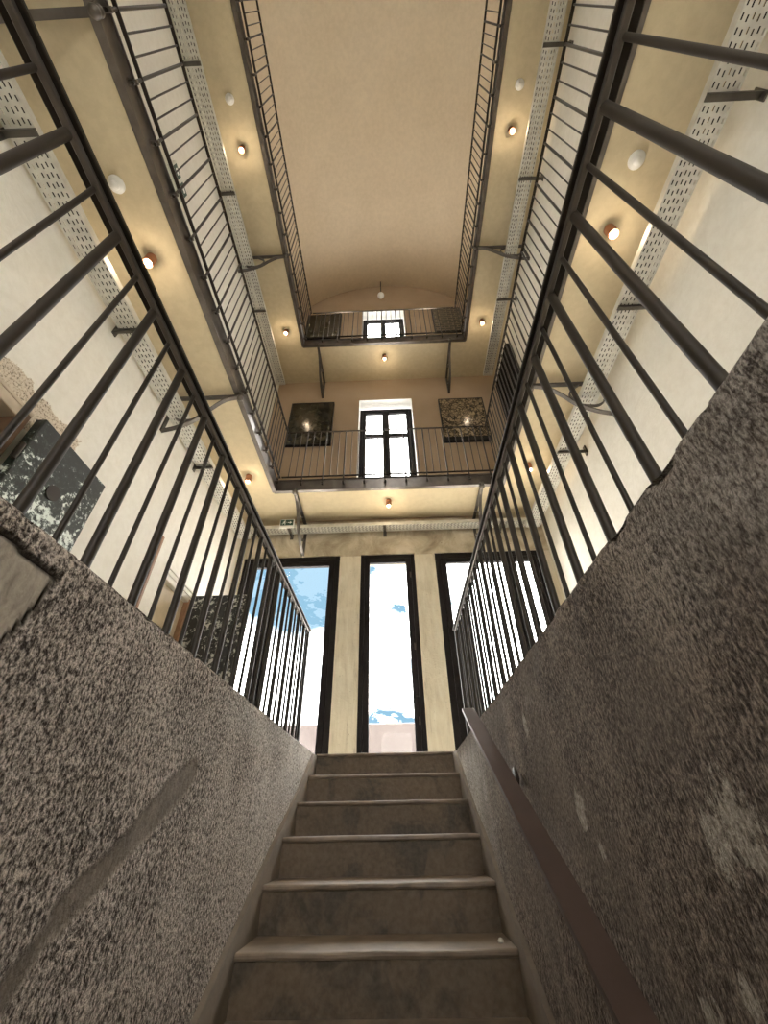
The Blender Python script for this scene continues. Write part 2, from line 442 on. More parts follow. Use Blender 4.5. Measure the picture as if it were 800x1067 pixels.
def window(n, label, x0, x1, y, z0, z1, split, fw, sw, transom=None, hinge=None):
    r = thing('window_%d' % n, label, 'window', (0, 0, 0), kind='structure')
    outer(r, x0, x1, y, z0, z1, fw)
    xs = [x0+fw] + split + [x1-fw]
    for a, c in zip(xs[:-1], xs[1:]): leaf(r, a+.002, c-.002, y, z0+.01, z1-fw-.002, sw, transom, hinge)
    for q in split:
        mb = MB(); mb.bbox(q-.035, q+.035, y-.045, y-.0305, z0+.01, z1-fw-.002); mb.build('meeting_stile', M['black'], r)
    return r
YW = YF+.06
window(1, 'tall black framed terrace window beside the open cell door', -2.15, -.757, YW, 0, WTOP, [-1.69], .075, .075)
window(2, 'narrow black framed terrace window at the head of the stairs', -.455, .314, YW, 0, WTOP, [], .055, .07, None, .245)
window(3, 'tall black framed terrace window behind the railing on the handrail side', .606, 2.118, YW, 0, WTOP, [1.665], .08, .075)
window(4, 'two leaf glazed door with transom on the lower gallery end wall', -.55, .47, YF+.23, LEV[0][1]-.03, 6.19, [-.045], .05, .065, 5.43)
window(5, 'two leaf glazed door with low transom on the upper gallery end wall', -.55, .47, YF+.23, LEV[1][1]-.03, 9.83, [-.045], .05, .065, 8.95)
# white linings of the two upper openings
for (x0, x1, z0, z1), w in ((D1, 1), (D2, 2)):
    mb = MB(); e = .006
    mb.box(x0, x0+e, YF-.002, YF+.34, z0, z1); mb.box(x1-e, x1, YF-.002, YF+.34, z0, z1); mb.box(x0, x1, YF-.002, YF+.34, z1-e, z1)
    struct('trim_%d' % w, mb, M['white_reveal'], ['white plastered reveal of the lower gallery glazed door', 'white plastered reveal of the upper gallery glazed door'][w-1], 'reveal')

# ------------------------------------------------------------------ staircase
NS = 13
st = thing('concrete_staircase', 'worn brown concrete staircase climbing between two rough walls', 'stairs', (0, YT, 0))
for k in range(NS):
    y = YT-k*TR; z = -k*RI
    mb = MB()
    y1 = y+TR+.06 if k else y+.10
    # riser block
    mb.bbox(SL+.004, SR-.004, y+.014, y1, z-RI-.03, z-.024, .003)
    s_ = mb.build('step', M['step'], st); s_.location = (0, -YT, 0)
    # tread with a soft worn nosing: profile swept along x
    prof = [(y1, z-.024), (y+.014, z-.024), (y+.008, z-.021), (y+.003, z-.014), (y+.003, z-.007), (y+.007, z-.002), (y+.014, z), (y1, z)]
    t = MB(); nx = 24; vs = []
    for i in range(nx+1):
        x = SL+.004+(SR-SL-.008)*i/nx
        for j, (py, pz) in enumerate(prof):
            w = .0035*noise.noise((x*5, k*7.3, j*.2)) if 2 <= j <= 6 else 0
            vs.append((x, py+w, pz+w*.8))
    m_ = len(prof)
    fs = [(i*m_+j, i*m_+(j+1) % m_, (i+1)*m_+(j+1) % m_, (i+1)*m_+j) for i in range(nx) for j in range(m_)]
    fs += [tuple(range(m_))[::-1], tuple(nx*m_+j for j in range(m_))]
    t.add(vs, fs, False)
    n_ = t.build('tread', M['nosing'], s_)
mb = MB()
sl = RI/TR
for side, (xa, xb) in enumerate(((SL-.012, SL+.010), (SR-.009, SR+.012))):
    mb = MB()
    pts = []
    for y, h in ((YT-.02, .0), (YT-.22, .02)): pass
    yb = YT-(NS-1)*TR
    poly = [(YT+.0, -.02), (YT-.10, -.005-.10*sl+.05), (yb, -(YT-yb)*sl+.10), (yb, -(YT-yb)*sl-.25), (YT, -.25)]
    vs = [(xa, y, z) for y, z in poly]+[(xb, y, z) for y, z in poly]; q = len(poly)
    fs = [tuple(range(q)), tuple(range(2*q-1, q-1, -1))]+[(i, i+q, (i+1) % q+q, (i+1) % q) for i in range(q)]
    mb.add(vs, fs); o = mb.build('skirting', M['stringer'], st); o.location = (0, -YT, 0)
mb = MB(); mb.box(SL-.2, SR+.2, YB, YT-(NS-1)*TR+.1, -NS*RI-.25, -NS*RI)
struct('floor_basement', mb, M['step'], 'dark basement landing at the foot of the stairs', 'floor')

# stair-side walls: a dense sheet that wraps over the top edge, roughened
def segd(p, a, c):
    ax, az = a; bx, bz = c; px, pz = p
    dx, dz = bx-ax, bz-az; t = max(0, min(1, ((px-ax)*dx+(pz-az)*dz)/(dx*dx+dz*dz)))
    return math.hypot(px-ax-t*dx, pz-az-t*dz)
def sstep(a, c, x):
    t = max(0, min(1, (x-a)/(c-a))); return t*t*(3-2*t)
def stair_wall(name, X, sg, m, label):
    """sg=+1: face looks towards +x (left wall)"""
    y0, y1 = YB, YT+.04
    ds = .0135
    prof = []                                   # (offset from face outward(-)/0, z)
    s = -.195
    while s < -.02: prof.append((s, 0.0)); s += .03
    for k in range(6):
        a = PI/2*k/5; prof.append((-.02+.02*math.sin(a), -.02+.02*math.cos(a)))
    z = -.032
    while z > -2.9: prof.append((0, z)); z -= .009 if z > -.9 else (ds if z > -1.25 else .06)
    ys = []; y = y0
    while y < y1-.02: ys.append(y); y += .05 if y < .2 else (.009 if y < 1.7 else .014)
    ys += [y1-.02, y1-.006, y1]
    vs = []; A = {'smear': [], 'smooth_patch': [], 'flaked': [], 'lime_and_light': [], 'crack': []}
    for y in ys:
        for i, (o, z) in enumerate(prof):
            P = Vector((y*1.0, z, X*3))
            big = noise.noise(P*2.1); mid = noise.noise(P*9); fn = noise.noise(P*28)
            wob = .03*noise.noise(P*7+Vector((5, 1, 0)))
            sm = fl = lw = ck = sr = 0.0
            if sg > 0:
                # plaster patch with a cracked outline under the top edge, towards the camera
                dpatch = max(y-(.70+.12*max(-.05-z, -.05)*(-1)+wob*.8-.05*sstep(-.12, -.30, z)), -.262-z+wob*.6-.08*(.68-y), z+.062+wob*.5)
                if z > -.4:
                    sm = sstep(.006, -.006, dpatch); ck = sstep(.010, .003, abs(dpatch+.001))*sstep(-.05, -.02, y)
                w = (noise.noise(P*4.2)*.016+noise.noise(P*15)*.01)
                d1 = segd((y, z), (1.55, -.33), (1.10, -.60)); d2 = segd((y, z), (1.12, -.58), (.90, -.80))
                sr = max(sstep(.050+w, .030+w, d1), sstep(.036+w, .016+w, d2)); sm = max(sm, sr*.85)
                lw = sstep(2.0, 3.3, y+.35*big)*.95  # lime plus painted window light, paler towards the far end
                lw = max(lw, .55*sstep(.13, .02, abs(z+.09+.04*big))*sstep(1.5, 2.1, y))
            else:
                for (fy, fz, r) in ((.70, -.47, .075), (.62, -.54, .085), (.76, -.50, .05), (1.27, -.45, .05), (1.20, -.52, .04), (.83, -.67, .035), (.95, -.73, .05), (.55, -.60, .1), (1.6, -.2, .04), (.70, -.72, .09)):
                    fl = max(fl, sstep(r*1.3, r*.1, math.hypot((y-fy), (z-fz)*.75)+wob*.8)*.8)
                lw = sstep(2.1, 3.2, y+.35*big+.25*mid)*.95*sstep(.0, -.16, z+.03*mid)  # lime and painted window light on this side too
                sm = .35*sstep(.45, .65, noise.noise(P*3.1)*.5+.5)
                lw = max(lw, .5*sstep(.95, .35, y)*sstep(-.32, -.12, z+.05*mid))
            edge = math.exp(-((o+z*(1 if o == 0 else 0)) / -.05)**2) if True else 0
            amp = .004 if sg > 0 else .003
            d = .008*big+amp*mid*(1-.7*sm)+.0022*fn*(1-sm) - .003*sm - .006*ck - .010
            if sg < 0 and z > -.2: d += .006*mid*sstep(2.4, 1.2, y)
            chip = min(.55, max(0, mid*.5+fn*.55-.05+.7*noise.noise(P*17)))*(.024 if y < 2.2 else .012)*sstep(-.075, -.005, z)
            if o < 0 and z == 0.0:
                vs.append((X+sg*o, y, .004*mid*sstep(-.19, -.1, o)-chip*.6))
            else:
                vs.append((X+sg*(o+d-chip), y, z-chip*.5*(1 if z > -.06 else 0)))
            A['smooth_patch'].append(sm); A['flaked'].append(fl); A['lime_and_light'].append(lw); A['crack'].append(ck); A['smear'].append(sr)
    npf = len(prof); ny = len(ys)
    fs = []
    for i in range(ny-1):
        for j in range(npf-1):
            q = (i*npf+j, i*npf+j+1, (i+1)*npf+j+1, (i+1)*npf+j)
            fs.append(q if sg > 0 else q[::-1])
    # end cap at the head of the stairs and the outer back
    nb = len(vs)
    for y in (ys[-1], ys[0]):
        vs.append((X-sg*.195, y, prof[-1][1]))
        for k in A: A[k].append(0)
    cap = [(ny-1)*npf+j for j in range(npf)]+[nb]
    fs.append(tuple(cap if sg > 0 else cap[::-1]))
    fs.append((0, nb+1, nb, (ny-1)*npf) if sg > 0 else ((ny-1)*npf, nb, nb+1, 0))
    mb = MB(); mb.add(vs, fs, True)
    o = mb.build(name, m)
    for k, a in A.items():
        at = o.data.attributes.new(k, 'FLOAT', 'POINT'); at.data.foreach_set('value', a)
    return tag(o, label, 'wall', kind='structure')
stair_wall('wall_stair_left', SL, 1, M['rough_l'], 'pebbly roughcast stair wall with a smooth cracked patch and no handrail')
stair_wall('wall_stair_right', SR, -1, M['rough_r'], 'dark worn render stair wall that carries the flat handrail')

# crumb of mortar on a tread
mb = MB(); c0 = (.385, 2.36, -.85)
mb.rev([(.004, 0), (.011, .003), (.012, .009), (.007, .016), (.001, .018)], c0, 7)
tag(mb.build('mortar_crumb', M['sign_grey']), 'tiny pale crumb of mortar lying on a stair tread', 'crumb')

# flat handrail on the stair wall
hr = thing('wall_handrail', 'flat brown metal handrail fixed along the dark stair wall', 'handrail', (.365, 2.28, 0))
sl = RI/TR
def hp(y, dz=0, x=.365): return (x-.365, y-2.28, (y-2.28)*sl+dz)
mb = MB(); mb.strip([hp(2.30, -.012), hp(2.28, -.012), hp(-1.2, -.012)], .062, .016, (1, 0, 0))
mb.build('rail', M['rail'], hr)
for y in (1.81, .35, -.9):
    mb = MB(); z = (y-2.28)*sl-.05; x1 = SR-.365
    mb.rev([(.004, -.0), (.034, .001), (.034, .007), (.02, .012), (.004, .013)], (x1+.004, y-2.28, z-.02), 18, 'x')
    for i in range(len(mb.v)): mb.v[i] = (2*x1-mb.v[i][0], mb.v[i][1], mb.v[i][2])
    mb.tube([(x1, y-2.28, z-.02), (x1-.03, y-2.28, z-.02), (.012, y-2.28, z-.012), (.002, y-2.28, z+.0)], .007, 8)
    mb.build('wall_bracket', M['steel'], hr)

# ------------------------------------------------------------------ ground floor railings
def ground_railing(x, yend, sg, label):
    """sg: +1 the stair side is towards +x"""
    r = thing('stair_railing', label, 'railing', (x, 0, 0), 'railings along the stair opening')
    H = .905
    mb = MB(); mb.bbox(-.03, .03, YB+.02, yend+.02, H-.006, H+.008, .003); mb.build('top_rail', M['steel'], r)
    mb = MB(); mb.bbox(sg*.008-.009, sg*.008+.009, YB+.02, yend+.012, H-.026, H-.006, .003); mb.build('under_rail', M['beam'], r)
    thick = MB().tube([(0, 0, -.03), (0, 0, H-.01)], .0135, 12).build('baluster', M['steel'], r)
    thin = MB().tube([(0, 0, -.03), (0, 0, H-.01)], .0075, 10).build('baluster', M['steel'], r)
    ys_k = [.19+.22*k for k in range(-9, 20)]
    yk = [y for y in ys_k if y < yend-.03]; yn = [y+.11 for y in yk if y+.11 < yend-.05]
    thick.location = (0, yk[0], 0); thin.location = (0, yn[0], 0)
    bars(thick, r, [(0, y, 0) for y in yk[1:]]); bars(thin, r, [(0, y, 0) for y in yn[1:]])
    MB().bbox(-.017, .017, yend-.017, yend+.017, -.03, H-.006, .003).build('end_post', M['steel'], r)
ground_railing(-.765, 3.43, 1, 'dark steel railing on the roughcast stair wall without handrail')
ground_railing(.545, 3.50, -1, 'dark steel railing on the dark stair wall with handrail')

# ------------------------------------------------------------------ galleries: edge channels, railings
SIDE = ['above the old cell doors', 'above the stair handrail', 'across the end wall']
LVN = ['lower', 'upper']
def channel(mb, pa, pb, inward, zb, zt):
    """C channel between plan points, flanges pointing 'inward' (to the void)"""
    (xa, ya), (xb, yb) = pa, pb; ix, iy = inward
    def b(o0, o1, z0, z1):
        xs = sorted((xa+ix*o0, xb+ix*o1)) if ix else sorted((xa, xb))
        ys = sorted((ya+iy*o0, yb+iy*o1)) if iy else sorted((ya, yb))
        mb.bbox(xs[0], xs[1], ys[0], ys[1], z0, z1, .002)
    b(0, .024, zb+.010, zt-.010); b(-.02, .036, zb, zb+.010); b(-.02, .036, zt-.010, zt)
bar_mesh = {}
def gallery_side(k, s):
    zb, zt, zr = LEV[k]
    nm = LVN[k]
    # edge beam
    mb = MB()
    if s == 0: channel(mb, (VL, YB), (VL, VF), (1, 0), zb, zt)
    elif s == 1: channel(mb, (VR, YB), (VR, VF), (-1, 0), zb, zt)
    else: channel(mb, (VL, VF), (VR, VF), (0, -1), zb, zt)
    tag(mb.build('edge_beam', M['beam']), 'grey steel channel edging the %s gallery %s' % (nm, SIDE[s]), 'beam', 'gallery edge beams', 'structure')
    r = thing('gallery_railing', 'slim dark steel railing of the %s gallery %s' % (nm, SIDE[s]), 'railing',
              {0: (VL+.062, 0, zt), 1: (VR-.062, 0, zt), 2: (0, VF-.062, zt)}[s], 'gallery railings')
    h = zr-zt
    if s < 2: lo, hi = YB+.02, VF-.062
    else: lo, hi = VL+.062+.042, VR-.062-.042
    ax = 'y' if s < 2 else 'x'
    def rb(mb, w, z0, z1):
        if ax == 'y': mb.bbox(-w, w, lo, hi+w, z0, z1, .002)
        else: mb.bbox(lo-w, hi+w, -w, w, z0, z1, .002)
    mb = MB(); rb(mb, .013, h-.010, h); mb.build('top_rail', M['steel_fine'], r)
    mb = MB(); rb(mb, .014, .018, .028); mb.build('bottom_rail', M['steel_fine'], r)
    # posts every third bar, fixed into the channel with a spacer bolt
    sp = .0967
    toV = {0: (-1, 0), 1: (1, 0), 2: (0, 1)}[s]
    post = MB().tube([(0, 0, -.13), (0, 0, h-.006)], .0105, 8).build('post', M['steel_fine'], r)
    bm_ = MB()
    if ax == 'y':
        bm_.tube([(toV[0]*.055, 0, -.095), (-toV[0]*.022, 0, -.095)], .014, 8); bm_.tube([(toV[0]*.052, 0, -.095), (toV[0]*.036, 0, -.095)], .026, 8)
    else:
        bm_.tube([(0, .055, -.095), (0, -.022, -.095)], .014, 8); bm_.tube([(0, .052, -.095), (0, .036, -.095)], .026, 8)
    bm_.build('spacer_bolt', M['bolt'], post)
    bar = MB().tube([(0, 0, .02), (0, 0, h-.006)], .0062, 6).build('baluster', M['steel_fine'], r)
    n = int((hi-lo)/sp); pos = [hi-.05-i*sp for i in range(n)]
    P = [p for i, p in enumerate(pos) if i % 3 == 0]; B = [p for i, p in enumerate(pos) if i % 3]
    L = lambda p: (0, p, 0) if ax == 'y' else (p, 0, 0)
    post.location = L(P[0]); bar.location = L(B[0])
    for p in P[1:]:
        c = post.copy(); C.objects.link(c); c.parent = r; c.location = L(p)
        d = post.children[0].copy(); C.objects.link(d); d.parent = c
    bars(bar, r, [L(p) for p in B[1:]])
for k in (0, 1):
    for s in (0, 1, 2): gallery_side(k, s)

# ------------------------------------------------------------------ scrolled iron brackets under the galleries
def spline(pts, n=6):
    out = []
    q = [pts[0]]+pts+[pts[-1]]
    for i in range(1, len(q)-2):
        for t in range(n):
            t /= n; p0, p1, p2, p3 = q[i-1:i+3]
            out.append(tuple(.5*(2*b_+(c_-a_)*t+(2*a_-5*b_+4*c_-d_)*t*t+(3*b_-a_-3*c_+d_)*t**3) for a_, b_, c_, d_ in zip(p0, p1, p2, p3)))
    out.append(pts[-1]); return out
def bracket(loc, rot, L, label):
    """local +x runs from the channel to the wall"""
    Hh = .52
    r = thing('gallery_bracket', label, 'bracket', loc, 'scrolled iron brackets under the galleries')
    r.rotation_euler = (0, 0, rot)
    w = .042
    mb = MB(); mb.strip([(-.03, 0, -.012), (L, 0, -.012)], w, .022, (0, 1, 0)); mb.build('arm', M['bracket'], r)
    mb = MB(); mb.strip([(L-.008, 0, -.02), (L-.008, 0, -Hh)], w, .014, (0, 1, 0)); mb.build('wall_plate', M['bracket'], r)
    P = [(0, .05), (.2, .13), (.38, .40), (.52, .68), (.76, .90), (1, 1)]
    mb = MB(); mb.strip([(a*L, 0, -c*Hh) for a, c in spline(P)], w, .013, (0, 1, 0)); mb.build('curved_brace', M['bracket'], r)
    P = [(.66, .06), (.50, .26), (.47, .45), (.56, .68), (.76, .72), (.88, .62), (.91, .52)]
    mb = MB(); mb.strip([(a*L, 0, -c*Hh) for a, c in spline(P)], w*.7, .012, (0, 1, 0)); mb.build('scroll', M['bracket'], r)
    mb = MB(); mb.rev([(.012, -.06), (.03, -.055), (.034, -.03), (.022, -.012), (.03, .0), (.03, .03), (.012, .04)], (-.02, 0, -.0), 14)
    mb.build('fixing', M['bracket'], r)
for k, (zb, zt, zr) in enumerate(LEV):
    z = zb-.004
    for s, (x, rot, L) in enumerate(((VL+.02, PI, XW+VL+.02), (VR-.02, 0, XW-VR+.02))):
        for y, wh in ((2.6, 'midway along'), (.02, 'at the start of')):
            if y < 1 and (k == 1 or s == 1): continue
            bracket((x, y, z), rot, L, 'scrolled iron bracket %s the %s gallery %s' % (wh, LVN[k], SIDE[s]))
    for x, wh in ((-1.3, 'nearer the cell door side'), (1.24, 'nearer the handrail side')):
        bracket((x, VF-.02, z), PI/2, YF-VF+.02, 'curved iron bracket under the end of the %s gallery %s' % (LVN[k], wh))

# ------------------------------------------------------------------ perforated cable trays
def tray_mesh(Lx, W, rows_sp=.05, cols=6):
    """tray along +y, width W in x (0..W), perforated base at z=0, rims up"""
    mb = MB(); cs = W/cols; n = int(Lx/rows_sp)
    sw, slen = .0085, .026
    for i in range(n):
        y0 = i*rows_sp
        for j in range(cols):
            x0 = j*cs; off = 0 if j % 2 == 0 else .010
            a, c = x0+(cs-sw)/2, x0+(cs+sw)/2; e, g = y0+.006+off*.8, y0+.006+off*.8+slen
            X = (x0, a, c, x0+cs); Y = (y0, e, g, y0+rows_sp)
            vs = [(x, y, 0) for x in X for y in Y]
            fs = [(p*4+q, (p+1)*4+q, (p+1)*4+q+1, p*4+q+1) for p in range(3) for q in range(3) if not (p == 1 and q == 1)]
            mb.add(vs, fs)
    for x in (0, W):
        mb.box(x-.0015, x+.0015, 0, n*rows_sp, 0, .055)
    return mb
TL = 6.55
def cable_tray(loc, rot, Lt, W, label, armpos, armlen, side):
    r = thing('cable_tray', label, 'cable tray', loc, 'perforated cable trays')
    r.rotation_euler = (0, 0, rot)
    key = ('tray', Lt, W)
    if key in bar_mesh:
        o = bpy.data.objects.new('tray', bar_mesh[key]); C.objects.link(o); o.parent = r
    else:
        o = tray_mesh(Lt, W).build('tray', M['galv'], r); bar_mesh[key] = o.data
    mb = MB()
    for i in range(5):
        x = W*(.12+.19*i); pts = [(x+.006*math.sin(y*2.1+i*1.7), y, .016+.004*math.sin(y*1.3+i)) for y in [.05+j*(Lt-.1)/26 for j in range(27)]]
        mb.tube(pts, .0135, 6)
    mb.build('cable_bundle', M['black'], r)
    for a in armpos:
        mb = MB()
        x0, x1 = (-armlen, W+.005) if side < 0 else (-.005, W+armlen)
        mb.bbox(x0, x1, a-.02, a+.02, -.014, -.002, .002)
        mb.box(x0, x1, a-.02, a-.016, -.04, -.002)
        xe = x0 if side < 0 else x1
        mb.bbox(min(xe, xe-side*.012), max(xe, xe-side*.012), a-.024, a+.024, -.06, .07, .002)
        mb.build('tray_bracket', M['tray_arm'], r)
for k in (0, 1):
    dz = LEV[k][0]-LEV[0][0]
    ar = [a-YB-.03 for a in (-.9, .45, 1.67, 3.3)]
    cable_tray((-2.215, YB+.03, 2.83+dz), 0, TL, .18, 'perforated metal cable tray beneath the %s gallery %s' % (LVN[k], SIDE[0]), ar, .033, -1)
    cable_tray((1.925, YB+.03, 2.88+dz), 0, TL, .18, 'perforated metal cable tray beneath the %s gallery %s' % (LVN[k], SIDE[1]), ar, .142, 1)
# end tray (runs along x): rotate so local y -> -x ; local x -> y
cable_tray((2.2, YF-.22, 3.0), PI/2, 4.4, .16, 'perforated metal cable tray over the three tall windows', [.6, 2.3, 3.7], .057, 1)

# ------------------------------------------------------------------ ceiling downlights and detectors
lamp_i = 0
def downlight(x, y, zc_, label, W):
    r = thing('ceiling_spotlight', label, 'spotlight', (x, y, zc_), 'copper ceiling spotlights')
    mb = MB(); mb.rev([(.040, 0), (.040, -.105), (.036, -.108), (.033, -.10), (.033, -.03), (.01, -.028)], (0, 0, 0), 20); mb.build('lamp_can', M['copper'], r)
    mb = MB(); mb.rev([(.006, -.04), (.018, -.06), (.026, -.085), (.024, -.104), (.012, -.114), (.002, -.116)], (0, 0, 0), 14); mb.build('bulb', M['bulb'], r)
    l = bpy.data.lights.new('spotlight_glow', 'POINT'); l.energy = W; l.color = (1, .80, .56); l.shadow_soft_size = .03
    o = bpy.data.objects.new('spotlight_glow', l); C.objects.link(o); o.location = (x, y, zc_-.15)
LAMP_W = (2.6, 2.6)
for k in (0, 1):
    z = LEV[k][0]+.022
    for x, y, lb in ((-1.87, 1.27, 'near the round detector ' + SIDE[0]), (1.78, 1.21, 'near the round detector ' + SIDE[1]),
                     (-1.85, 3.86, 'by the far corner ' + SIDE[0]), (1.79, 3.82, 'by the far corner ' + SIDE[1]), (-.03, 4.46, 'over the middle of the end wall')):
        downlight(x, y, z, 'copper can spotlight under the %s gallery %s' % (LVN[k], lb), LAMP_W[k])
    for x, s in ((-1.89, 0), (1.80, 1)):
        r = thing('smoke_detector', 'round white smoke detector under the %s gallery %s' % (LVN[k], SIDE[s]), 'smoke detector', (x, .79, z), 'white smoke detectors')
        MB().rev([(.056, 0), (.056, -.014), (.050, -.022), (.01, -.024)], (0, 0, 0), 24).build('base', M['white_plastic'], r)
        MB().rev([(.030, -.022), (.030, -.034), (.024, -.040), (.004, -.042)], (0, 0, 0), 20).build('sensor_cap', M['white_plastic'], r)
# small pendant detector hanging from the vault
r = thing('pendant_detector', 'small white dome hanging on a rod from the vault', 'detector', (-.08, 4.88, 10.46))
mb = MB(); mb.tube([(0, 0, .05), (0, 0, .80)], .013, 8); mb.build('rod', M['steel'], r)
mb = MB(); mb.rev([(.02, .07), (.06, .05), (.085, .02), (.085, -.005), (.06, -.03), (.01, -.045)], (0, 0, 0), 20); mb.build('dome', M['white_plastic'], r)

# ------------------------------------------------------------------ signs
r = thing('exit_sign', 'small dark green running man exit sign on the cable tray over the windows', 'sign', (-1.53, YF-.245, 3.065))
MB().bbox(-.105, .105, -.008, .02, -.075, .075, .004).build('housing', M['sign_white'], r)
MB().box(-.092, .092, -.011, -.008, -.04, .06).build('face', M['sign_green'], r)
mb = MB()   # running figure, door and arrow
mb.rev([(.009, -.0135), (.009, -.011)], (-.030, 0, .040), 14, 'y')
def sb(pts, w):
    mb.strip([(x, -.0122, z) for x, z in pts], .0022, w, (0, 1, 0))
sb([(-.034, .030), (-.040, .002)], .016); sb([(-.034, .026), (-.018, .014), (-.006, .020)], .006); sb([(-.036, .026), (-.054, .020), (-.058, .006)], .006)
sb([(-.040, .004), (-.022, -.008), (-.026, -.030)], .008); sb([(-.042, .004), (-.056, -.012), (-.072, -.012)], .008)
sb([(.012, .010), (.048, .010)], .012)
mb.add([(.044, -.0133, -.012), (.044, -.0133, .032), (.074, -.0133, .010), (.044, -.011, -.012), (.044, -.011, .032), (.074, -.011, .010)],
       [(0, 2, 1), (3, 4, 5), (0, 1, 4, 3), (1, 2, 5, 4), (2, 0, 3, 5)])
mb.build('pictogram', M['sign_white'], r)
r = thing('wall_plaque', 'small pale sign box with dark pictograms on the lower gallery wall', 'sign', (-XW+.03, 1.21, 5.16))
MB().bbox(-.028, .028, -.16, .16, -.07, .07, .004).build('housing', M['sign_grey'], r)
mb = MB(); mb.box(.028, .031, -.14, -.02, -.05, .05); mb.box(.028, .031, .02, .14, -.05, .05); mb.build('face', M['sign_green'], r)
mb = MB(); mb.box(.031, .033, -.11, -.05, -.02, .02); mb.box(.031, .033, .05, .11, -.02, .02); mb.build('pictogram', M['sign_white'], r)

# ------------------------------------------------------------------ cell doorways and open cell doors
r = thing('door_1', 'old cell doorway in brown timber lining below a bare rough band', 'doorway', (0, 0, 0), kind='structure')
mb = MB(); y0, y1, z1 = DOOR1[0], DOOR1[1], DOOR1[3]
mb.bbox(-XW-.26, -XW+.05, y1-.005, y1+.06, 0, z1+.06); mb.bbox(-XW-.26, -XW+.05, y0-.06, y0+.005, 0, z1+.06)
mb.build('frame', M['wood'], r)
mb = MB(); mb.bbox(-XW-.26, -XW+.05, y0+.005, y1-.005, z1-.01, z1+.06); mb.bbox(-XW-.02, -XW+.055, y0-.06, y1+.06, z1+.061, z1+.085)
mb.build('lintel', M['wood_light'], r)
mb = MB(); mb.bbox(-XW-.2, -XW-.14, y0+.006, y1-.006, 0, z1-.012); mb.build('door_leaf', M['wood'], r)
r = thing('door_2', 'cell doorway with pale moulded surround beside the black open door', 'doorway', (0, 0, 0), kind='structure')
y0, y1, z1 = DOOR2[0], DOOR2[1], DOOR2[3]
mb = MB(); mb.bbox(-XW-.01, -XW+.022, 3.22, y0-.002, 0, 1.79, .006); mb.bbox(-XW-.01, -XW+.022, y0-.001, y1+.05, z1+.13, 1.79, .006)
mb.build('surround', M['wall'], r)
mb = MB(); mb.bbox(-XW-.01, -XW+.03, 3.185, 3.219, 0, 1.80); mb.bbox(-XW-.2, -XW+.028, y1-.03, y1+.012, 0, z1+.02); mb.build('frame', M['trim_red'], r)
mb = MB(); mb.bbox(-XW-.05, -XW+.045, y0-.03, y1+.03, z1+.085, z1+.13, .004); mb.bbox(-XW-.05, -XW+.033, y0-.02, y1+.02, z1+.04, z1+.084, .004); mb.bbox(-XW-.05, -XW+.026, y0-.01, y1+.01, z1-.02, z1+.039, .004)
mb.build('lintel', M['wall'], r)
mb = MB(); mb.bbox(-XW-.07, -XW-.02, y0+.001, y1-.031, 0, z1-.021); mb.build('door_leaf', M['panel'], r)

def cell_door(name_label, loc, rot, W, H, m, hole):
    r = thing('cell_door', name_label, 'door', loc, 'old peeling cell doors'); r.rotation_euler = (0, 0, rot)
    mb = MB(); mb.bbox(0, W, -.035, .035, 0.01, H, .006); mb.build('door_leaf', m, r)
    mb = MB()
    for z in (.25, .78, 1.28): mb.tube([(-.012, -.02, z-.06), (-.012, -.02, z+.06)], .016, 10)
    mb.build('hinge', M['steel'], r)
    if hole:
        mb = MB(); x, z, s = hole
        mb.rev([(.052, 0), (.052, .008), (.040, .010), (.038, .004), (.005, .003)], (x, .035 if s > 0 else -.043, z), 24, 'y'); mb.build('peephole', M['steel'], r)
    return r
# folded back flat against the wall (local x -> +y)
cell_door('peeling green and white cell door with peephole, folded flat against the wall', (-2.165, 1.575, 0), PI/2, .64, 1.575, M['peel_green'], (.30, 1.22, -1))
# standing open at a right angle to the wall
cell_door('black flecked cell door standing open in front of the tall window', (-2.235, 4.06, 0), 0, .66, 1.57, M['peel_black'], None)

# ------------------------------------------------------------------ paintings
def painting(label, loc, rot, W, H, m, bar_=False, D=.05):
    r = thing('painting', label, 'painting', loc, 'paintings on the gallery walls'); r.rotation_euler = (0, 0, rot)
    MB().bbox(-W/2, W/2, -D, 0, -H/2, H/2, .004).build('canvas', m, r)
    mb = MB(); t = .018
    mb.bbox(-W/2-t, -W/2, -D-.006, 0, -H/2-t, H/2+t, .003); mb.bbox(W/2, W/2+t, -D-.006, 0, -H/2-t, H/2+t, .003)
    mb.bbox(-W/2, W/2, -D-.006, 0, H/2, H/2+t, .003); mb.bbox(-W/2, W/2, -D-.006, 0, -H/2-t, -H/2, .003)
    mb.build('frame', M['black'], r)
    if bar_: MB().bbox(-W/2, W/2, -D-.004, -D+.0, -H/2, -H/2+.09, .002).build('shadow_band', M['black'], r)  # black strip painted in for the shadow line at the bottom edge
yv = YF-.005
painting('dark green brown abstract painting on the lower gallery end wall', (-1.46, yv, 5.55), 0, .80, 1.17, M['art_dark'])
painting('tan painting with black scrawl and painted shadow line below', (1.42, yv, 5.52), 0, .82, 1.17, M['art_scrawl'], True)
painting('nearly black painting beside the small window of the upper gallery', (-1.49, yv, 9.16), 0, .80, 1.05, M['art_dark'])
painting('dark painting with a brown lattice on the upper gallery end wall', (1.53, yv, 9.22), 0, .68, 1.08, M['art_grid'])
painting('black painting seen edge on, hung on the side wall by the scrawl painting', (XW-.01, 4.42, 5.75), -PI/2, .86, 1.2, M['void'], False, .09)

